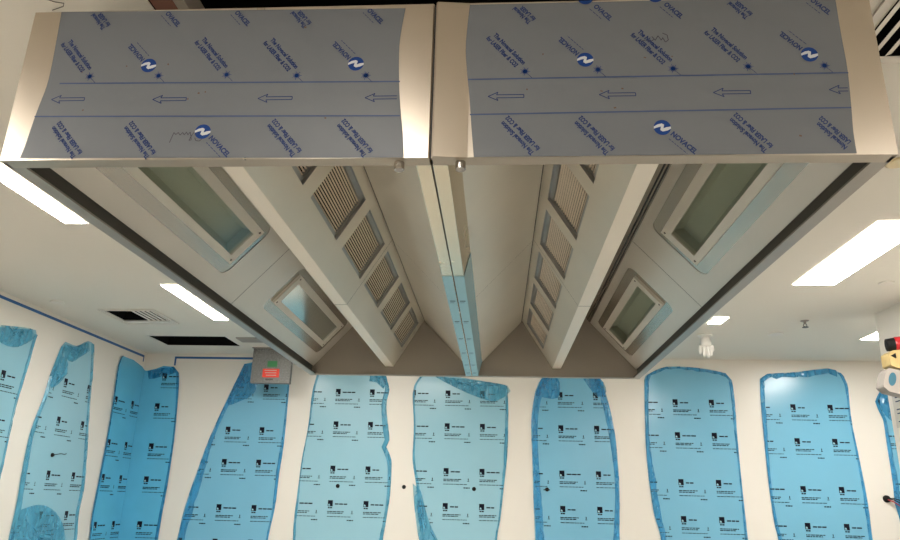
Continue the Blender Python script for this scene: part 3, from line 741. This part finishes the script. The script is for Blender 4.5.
mb = MB(); mb.lathe((-3.05, 5.32, CEIL + .06), (1, 0, 0), [(0, .02), (.16, .02)], 12)
mb.box((-3.0, 5.31, CEIL + .06), (-2.99, 5.33, CEIL + .5)); tag(mb.build('conduit', 'plastic'), 'short pale pipe up inside the open ceiling hole', 'pipe')
# galvanised box hanging near the back wall
bx = thing('galvanised_box', (-2.20, 5.73, Z0 + .30), 'flat galvanised steel box with red and green stickers hanging near the back wall', 'metal box')
mb = MB(); mb.box((-2.413, 5.7, Z0 + .302), (-1.99, 5.76, CEIL - .012)); mb.build('casing', 'galv', bx, bevel=.006)
mb = MB(); mb.box((-2.425, 5.69, CEIL - .012), (-1.98, 5.80, CEIL - .0005)); mb.build('flange', 'greybox', bx)
mb = MB(); mb.box((-2.245, 5.698, Z0 + .475), (-2.14, 5.699, Z0 + .538)); mb.build('green_sticker', 'sticker_green', bx)
mb = MB(); mb.box((-2.288, 5.698, Z0 + .365), (-2.11, 5.699, Z0 + .455)); 
for k in range(3): mb.box((-2.27 + .01 * k, 5.6974, Z0 + .435 - .025 * k), (-2.14, 5.6978, Z0 + .441 - .025 * k), 1)
mb.build('red_sticker', ['sticker_red', 'paper'], bx)
mb = MB(); mb.box((-2.25, 5.697, Z0 + .335), (-2.17, 5.699, Z0 + .352)); mb.build('slot_plate', 'screw', bx)
mb = MB(); mb.box((-2.60, 5.30, CEIL - .008), (-2.36, 5.55, CEIL - .0005)) if False else mb.box((-2.44, 5.22, CEIL - .010), (-2.22, 5.42, CEIL - .0005)); tag(mb.build('cover_plate', 'greybox'), 'grey square cover plate on the ceiling in front of the galvanised box', 'cover plate')
def cap(x, y, r, label, m='trimwhite', name='blanking_disc'):
    c = MB(); c.lathe((x, y, CEIL - .0005), (0, 0, -1), [(0, r), (.006, r * .97), (.010, r * .8)], 24); return tag(c.build(name, m, smooth=False), label, 'ceiling cap', 'round blank caps on the ceiling')
cap(-3.51, 3.92, .06, 'round flush cap on the ceiling nearest the left wall')
cap(2.69, 4.86, .07, 'round flush cap on the ceiling behind the sprinkler')
cap(2.87, 3.28, .05, 'round flush cap on the ceiling beside the large lit panel')
cap(1.99, 1.42, .055, 'round cream cap on the ceiling by the front corner of the hood', 'cream')
sp = thing('sprinkler', (2.75, 4.37, CEIL - .06), 'small dark sprinkler head hanging from the open ceiling', 'sprinkler')
mb = MB(); mb.lathe((2.75, 4.37, CEIL - .0005), (0, 0, -1), [(0, .035), (.006, .03), (.008, .012), (.03, .010)], 16); mb.build('escutcheon', 'greybox', sp)
mb = MB(); mb.tube([(2.738, 4.37, CEIL - .03), (2.735, 4.37, CEIL - .045), (2.75, 4.37, CEIL - .056)], .003, 6); mb.tube([(2.762, 4.37, CEIL - .03), (2.765, 4.37, CEIL - .045), (2.75, 4.37, CEIL - .056)], .003, 6); mb.build('yoke', 'screw', sp)
mb = MB(); mb.lathe((2.75, 4.37, CEIL - .056), (0, 0, -1), [(0, .026), (.003, .026)], 14); mb.build('deflector', 'screw', sp)
# detector under a limp white glove
gx, gy = 2.085, 4.94
gd = thing('smoke_detector', (gx, gy, CEIL - .04), 'ceiling detector with a limp white glove hanging over it', 'detector')
mb = MB(); mb.lathe((gx, gy, CEIL - .0005), (0, 0, -1), [(0, .065), (.012, .065), (.02, .05), (.035, .04)], 24); mb.build('base', 'plastic', gd)
mb = MB()
mb.lathe((gx, gy, CEIL - .022), (0, 0, -1), [(0, .045), (.02, .042), (.05, .052), (.075, .050), (.09, .040), (.095, .02)], 18)
for dx, dy, l, rr in ((-.045, 0, .085, .017), (-.018, -.012, .115, .017), (.010, -.012, .125, .017), (.034, 0, .105, .016), (.05, .01, .06, .018)):
    p = Vector((gx + dx, gy + dy, CEIL - .095)); mb.tube([p, p + Vector((dx * .12, 0, -l * .45)), p + Vector((dx * .18, 0, -l * .8)), p + Vector((dx * .2, 0, -l))], [rr * 1.05, rr, rr * .9, rr * .45], 10)
mb.build('glove', 'plastic', gd, smooth=True)
mb = MB(); x0, y0, x1, y1 = HOODHOLE
mb.box((x0 + .078, y0 + .004, CEIL + .006), (x0 + .115, y1 - .004, CEIL + .09)); tag(mb.build('batten', 'cream_batten'), 'pale batten beside the red brown timber above the hood', 'batten')
# timber trimmer in the opening over the hood
mb = MB(); x0, y0, x1, y1 = HOODHOLE
mb.box((x0 + .003, y0 + .004, CEIL + .005), (x0 + .075, y1 - .004, CEIL + .10)); tag(mb.build('timber_joist', 'timber'), 'red brown timber piece at the edge of the dark ceiling opening above the hood', 'timber')
mb = MB(); mb.tube([(-1.29, .20, CEIL - .003), (-1.26, .205, CEIL - .012), (-1.235, .215, CEIL - .010), (-1.25, .235, CEIL - .006), (-1.30, .255, CEIL - .004)], .0016, 6)
tag(mb.build('wire', 'screw'), 'thin dark bent wire on the ceiling above the front corner of the hood', 'wire')

# ------------------------------------------------------------------ small things on the walls
for (x, v), l in zip(F['dots'], ('black round plug on the pale sheet left of the bare wall gap', 'black round plug on the bare white wall between two sheets', 'black round plug on the sheet with the large top flap', 'black round plug at the folded side of the bright blue sheet')):
    mb = MB(); mb.lathe((x, YB - .010 if l.find('bare white') < 0 else YB - .001, v), (0, -1, 0), [(0, .021), (.002, .021), (.004, .016)], 18); tag(mb.build('wall_plug', 'black'), l, 'wall plug', 'black plugs on the back wall')
y, v = F['hook'][0]
mb = MB(); mb.lathe((XL + .010, y - .03, v - .01), (1, 0, 0), [(0, .018), (.012, .017), (.02, .010)], 14)
mb.tube([(XL + .025, y - .01, v - .005), (XL + .03, y + .07, v + .008), (XL + .025, y + .14, v + .006), (XL + .02, y + .17, v + .014)], .0035, 6)
tag(mb.build('wall_hook', 'black'), 'small black hook with a thin tail on the pale sheet of the left wall', 'hook')
x, v = F['outlet'][0]; x -= .035
ob = thing('cable_outlet', (x, YB - .01, v), 'black cable end with thin wires at the edge of the last blue sheet', 'cable')
mb = MB(); mb.lathe((x, YB - .001, v), (0, -1, 0), [(0, .035), (.02, .033), (.03, .02)], 14); mb.build('grommet', 'black', ob)
mb = MB()
for dz, m_ in ((.0, 0), (-.02, 1), (.015, 0)): mb.tube([(x, YB - .028, v + dz * .3), (x + .04, YB - .065, v - .01 + dz), (x + .12, YB - .068, v - .05 + dz * 2), (x + .19, YB - .062, v - .02 + dz)], .006, 6, m_)
mb.build('wire', ['black', 'red'], ob)

# gas valve fixed to the right wall
gv = thing('gas_valve', (3.08, 3.7, Z0 + .05), 'gas valve with red cylinder and yellow body on the right wall', 'valve')
yv = 3.7
mb = MB(); mb.lathe((3.018, yv, Z0 + .334), (1, -.25, .06), [(0, .030), (.004, .046), (.05, .050), (.058, .050)], 20, 1)
mb.lathe((3.072, yv - .013, Z0 + .337), (1, -.25, .06), [(0, .052), (.01, .056), (.16, .056)], 24, 0); mb.build('red_coil', ['red', 'black'], gv, smooth=False)
mb = MB()
mb.prism([(3.0, Z0 + .175), (3.0, Z0 + .262), (3.03, Z0 + .285), (XR, Z0 + .30), (XR, Z0 + .17), (3.05, Z0 + .155)], yv - .06, yv + .06); mb.build('valve_body', 'yellow', gv, bevel=.008)
mb = MB(); mb.lathe((3.03, yv - .06, Z0 + .245), (0, -1, 0), [(0, .022), (.012, .020)], 3); mb.build('arrow_mark', 'black', gv)
mb = MB(); mb.lathe((3.11, yv, Z0 + .10), (0, 0, 1), [(0, .03), (.02, .03), (.022, .022), (.07, .022)], 14); mb.build('union', 'screw', gv)
mb = MB()
c, s_ = math.cos(math.radians(-17)), math.sin(math.radians(-17))
def rot(px, pz): return (3.075 + px * c - pz * s_, Z0 + .055 + px * s_ + pz * c)
mb.prism([rot(-.135, -.075), rot(-.135, .03), rot(-.12, .07), rot(.10, .085), rot(.15, .06), rot(.15, -.085), rot(-.09, -.10)], yv - .06, yv + .05); bxg = mb.build('casing', 'greybox', gv, bevel=.012)
mb = MB(); cx_, cz_ = rot(-.085, -.005)
mb.face([(cx_ + .026 * math.cos(a) * c - .05 * math.sin(a) * s_, yv - .062, cz_ + .026 * math.cos(a) * s_ + .05 * math.sin(a) * c) for a in [2 * math.pi * k / 20 for k in range(20)]])
mb.face([(cx_ - .012 + .022 * math.cos(a), yv - .063, cz_ + .012 + .018 * math.sin(a)) for a in [2 * math.pi * k / 12 for k in range(12)]], 1) if False else None
mb.build('oval_label', ['teal', 'black'], bxg)
mb = MB(); mb.tube([(3.15, yv, Z0 - .0), (3.15, yv, Z0 - .5), (3.15, yv, .0)], .018, 10) if False else mb.box((3.15, yv - .02, Z0 + .03), (XR, yv + .02, Z0 + .07)); mb.build('bracket', 'screw', gv)
# notice on the wall under the valve
mb = MB(); mb.box((XR - .003, 3.74, 1.86), (XR - .0005, 4.10, 2.12))
for k in range(7): mb.box((XR - .0038, 3.78, 2.08 - .03 * k), (XR - .0032, 4.06 - (.08 if k % 3 == 2 else 0), 2.088 - .03 * k), 1)
tag(mb.build('wall_notice', ['paper', 'ink_dark']), 'pale printed notice on the right wall below the gas valve', 'notice')
